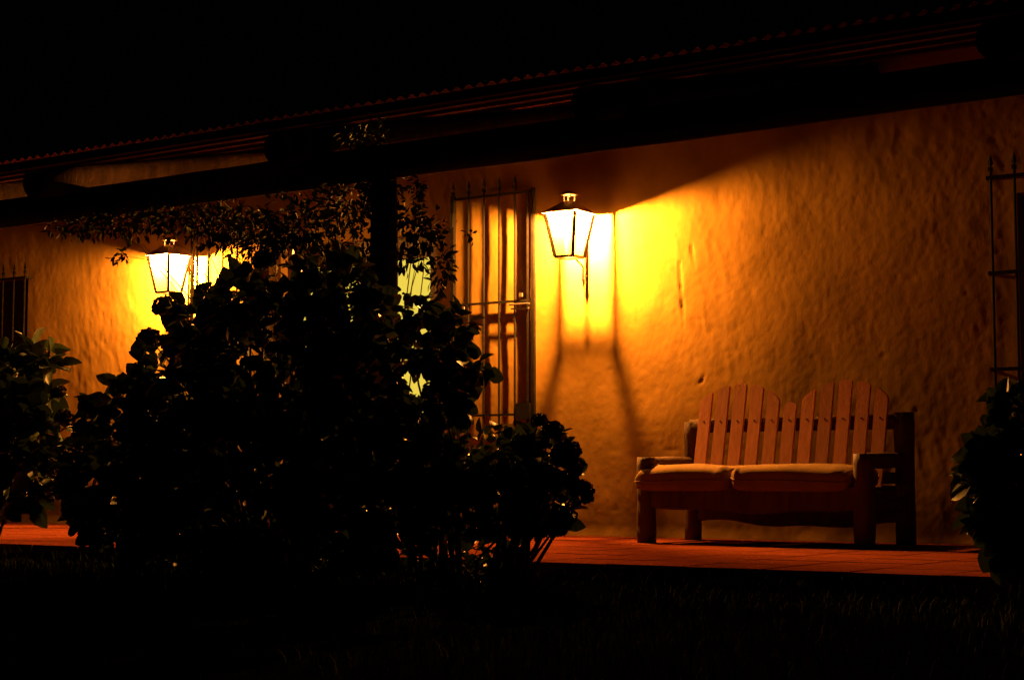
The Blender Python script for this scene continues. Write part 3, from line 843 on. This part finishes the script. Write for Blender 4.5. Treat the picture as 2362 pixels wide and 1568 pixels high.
bush('leafy_shrub', [(1025, 815, 34, 80, 3.9), (1035, 910, 40, 90, 3.95), (1000, 1080, 110, 75, 3.95), (1085, 850, 40, 26, 3.95), (1060, 745, 30, 26, 3.9), (955, 716, 50, 22, 3.85), (955, 815, 50, 40, 3.9), (950, 950, 48, 34, 3.9)],
    'dark broad-leaved shrub standing in front of the gate right beside the veranda post', 'shrub', (b1.x, b1.y, -0.13), 780, 0.105, singles=120, seed=2, stems=14)
b2 = at(1150, 1335, 3.95)
bush('hydrangea_bush', [(1235, 1065, 88, 82, 3.95), (1180, 1150, 95, 78, 3.95), (1265, 1160, 62, 62, 3.95), (1120, 1060, 70, 70, 3.95), (1110, 1160, 80, 70, 4.0)],
    'low dark hydrangea with knobbly flower heads leaning towards the bench', 'bush', (b2.x, b2.y, -0.13), 620, 0.10, singles=110, seed=3, stems=14, group='hydrangea bushes along the veranda edge',
    flowers=[(1243, 970, 20, 3.95), (1275, 992, 26, 3.95), (1305, 1045, 36, 3.95), (1322, 1075, 26, 3.95), (1345, 1128, 26, 3.95), (1310, 1110, 28, 3.95), (1355, 1150, 16, 3.95), (1298, 1190, 30, 3.95), (1245, 1215, 30, 3.95),
             (1205, 1195, 30, 3.95), (1260, 1100, 36, 4.05), (1220, 1030, 34, 4.0), (1290, 1225, 18, 3.95)])
b3 = at(-90, 1340, 3.9)
bush('hydrangea_bush', [(20, 900, 95, 95, 3.9), (50, 1080, 85, 95, 3.9), (110, 985, 40, 50, 3.9), (100, 840, 40, 50, 3.9), (20, 1000, 90, 120, 3.9)],
    'dim green hydrangea bush cut off by the dark window end of the veranda', 'bush', (b3.x, b3.y, -0.13), 560, 0.15, singles=120, seed=4, stems=10, group='hydrangea bushes along the veranda edge',
    flowers=[(150, 965, 24, 3.9), (135, 905, 18, 3.9), (100, 1130, 34, 3.9), (60, 1165, 30, 3.9), (115, 1080, 24, 3.9)])
b4 = at(2430, 1345, 3.9)
bush('hydrangea_bush', [(2330, 1120, 85, 130, 3.9), (2355, 970, 60, 60, 3.9), (2350, 1230, 80, 70, 3.9), (2270, 1090, 40, 50, 3.9)],
    'black hydrangea bush at the unlit end beyond the bench, below the window grille', 'bush', (b4.x, b4.y, -0.13), 520, 0.12, singles=110, seed=5, stems=10, group='hydrangea bushes along the veranda edge',
    flowers=[(2250, 1060, 26, 3.9), (2240, 1120, 24, 3.9), (2260, 1170, 30, 3.9), (2300, 1240, 26, 3.9), (2300, 940, 22, 3.9)])
# low plants at the foot of the post
b5 = at(1060, 1320, 3.85)
bush('ground_plant', [(1000, 1280, 75, 40, 3.85), (1090, 1270, 55, 35, 3.85), (1160, 1252, 36, 20, 3.85), (1140, 1300, 45, 25, 3.9)],
    'low sprawling plant with small round leaves spilling over the veranda step', 'plant', (b5.x, b5.y, -0.13), 130, 0.075, singles=70, seed=6, stems=16, shell=0.2, stem_r=0.005)
b6 = at(600, 1330, 3.9)
bush('ground_plant', [(420, 1275, 200, 45, 3.9), (700, 1275, 180, 45, 3.9)],
    'row of small leafy plants under the skirts of the huge dark bush', 'plant', (b6.x, b6.y, -0.13), 420, 0.07, singles=100, seed=16, stems=24, shell=0.2, stem_r=0.005)
# the climber on post and beam
b7 = at(880, 1330, 3.46)
bush('climbing_vine', [
        (880, 420, 60, 60, 3.42), (800, 470, 80, 70, 3.4), (700, 520, 120, 80, 3.4), (620, 560, 110, 55, 3.4), (520, 520, 110, 60, 3.4), (400, 500, 120, 45, 3.4), (280, 510, 110, 40, 3.4), (170, 520, 70, 35, 3.4), (280, 588, 22, 18, 3.4),
        (760, 640, 80, 90, 3.4), (845, 700, 40, 250, 3.5), (950, 510, 40, 70, 3.45), (985, 535, 46, 55, 3.45), (960, 600, 44, 22, 3.45), (1018, 620, 30, 70, 3.45), (930, 600, 22, 30, 3.45), (925, 760, 16, 100, 3.45), (965, 430, 20, 22, 3.45), (1085, 545, 12, 14, 3.45), (840, 320, 70, 30, 3.5), (880, 290, 14, 24, 3.5)],
    'leafy climber wound up the veranda post and hanging along the log beam', 'vine', (b7.x, b7.y, -0.13), 4200, 0.062, kind='narrow', mt='vine_leaf', singles=290, seed=7, stems=34, shell=0.1, depth_r=0.16, stem_r=0.006)

b8 = at(1185, 1150, 0.75)
M['lamplit_leaf'] = leaf_mat('lamplit_leaf', (0.08, 0.075, 0.022), (0.14, 0.12, 0.04), 0.1, 0.6, 0.2)  # leaf colour raised so the lamplight on it reads bright
bush('border_plant', [(1185, 1005, 42, 34, 0.75), (1150, 1040, 36, 34, 0.75), (1200, 1060, 40, 50, 0.75), (1160, 1120, 40, 60, 0.75)],
    'lamp-lit leafy plant at the foot of the gate, half behind the low hydrangea', 'plant', (b8.x, b8.y, 0.0), 150, 0.10, mt='lamplit_leaf', singles=80, seed=21, stems=12, shell=0.2, stem_r=0.006, ground=0.0)

# lawn grass
def grass(n, seed):
    r = np.random.default_rng(seed)
    x = r.uniform(-14, 0.5, n); y = -3.75 - 6.0*r.random(n)**2.2
    h = r.uniform(0.03, 0.075, n) + 0.09*(y > -3.86)*r.random(n)**2
    a = r.uniform(0, 2*math.pi, n); l = r.uniform(0.1, 0.6, n)
    P = np.stack([x, y, np.full(n, -0.132)], -1)
    lean = np.stack([np.cos(a), np.sin(a), np.zeros(n)], -1)
    side = np.stack([-np.sin(a), np.cos(a), np.zeros(n)], -1)
    up = np.array([0, 0, 1.0])
    w_ = 0.0035
    p0, p1 = P - side*w_, P + side*w_
    m_ = P + up*(h*0.55)[:, None] + lean*(l*h*0.3)[:, None]
    p2, p3 = m_ + side*w_*0.8, m_ - side*w_*0.8
    t = P + up*h[:, None]*0.95 + lean*(l*h)[:, None]
    V = np.stack([p0, p1, p2, p3, t], 1).reshape(-1, 3)
    i = np.arange(n)[:, None]*5
    F = np.concatenate([i + np.array([[0, 1, 2]]), i + np.array([[0, 2, 3]]), i + np.array([[3, 2, 4]])])
    return np_mesh('grass', V, F)
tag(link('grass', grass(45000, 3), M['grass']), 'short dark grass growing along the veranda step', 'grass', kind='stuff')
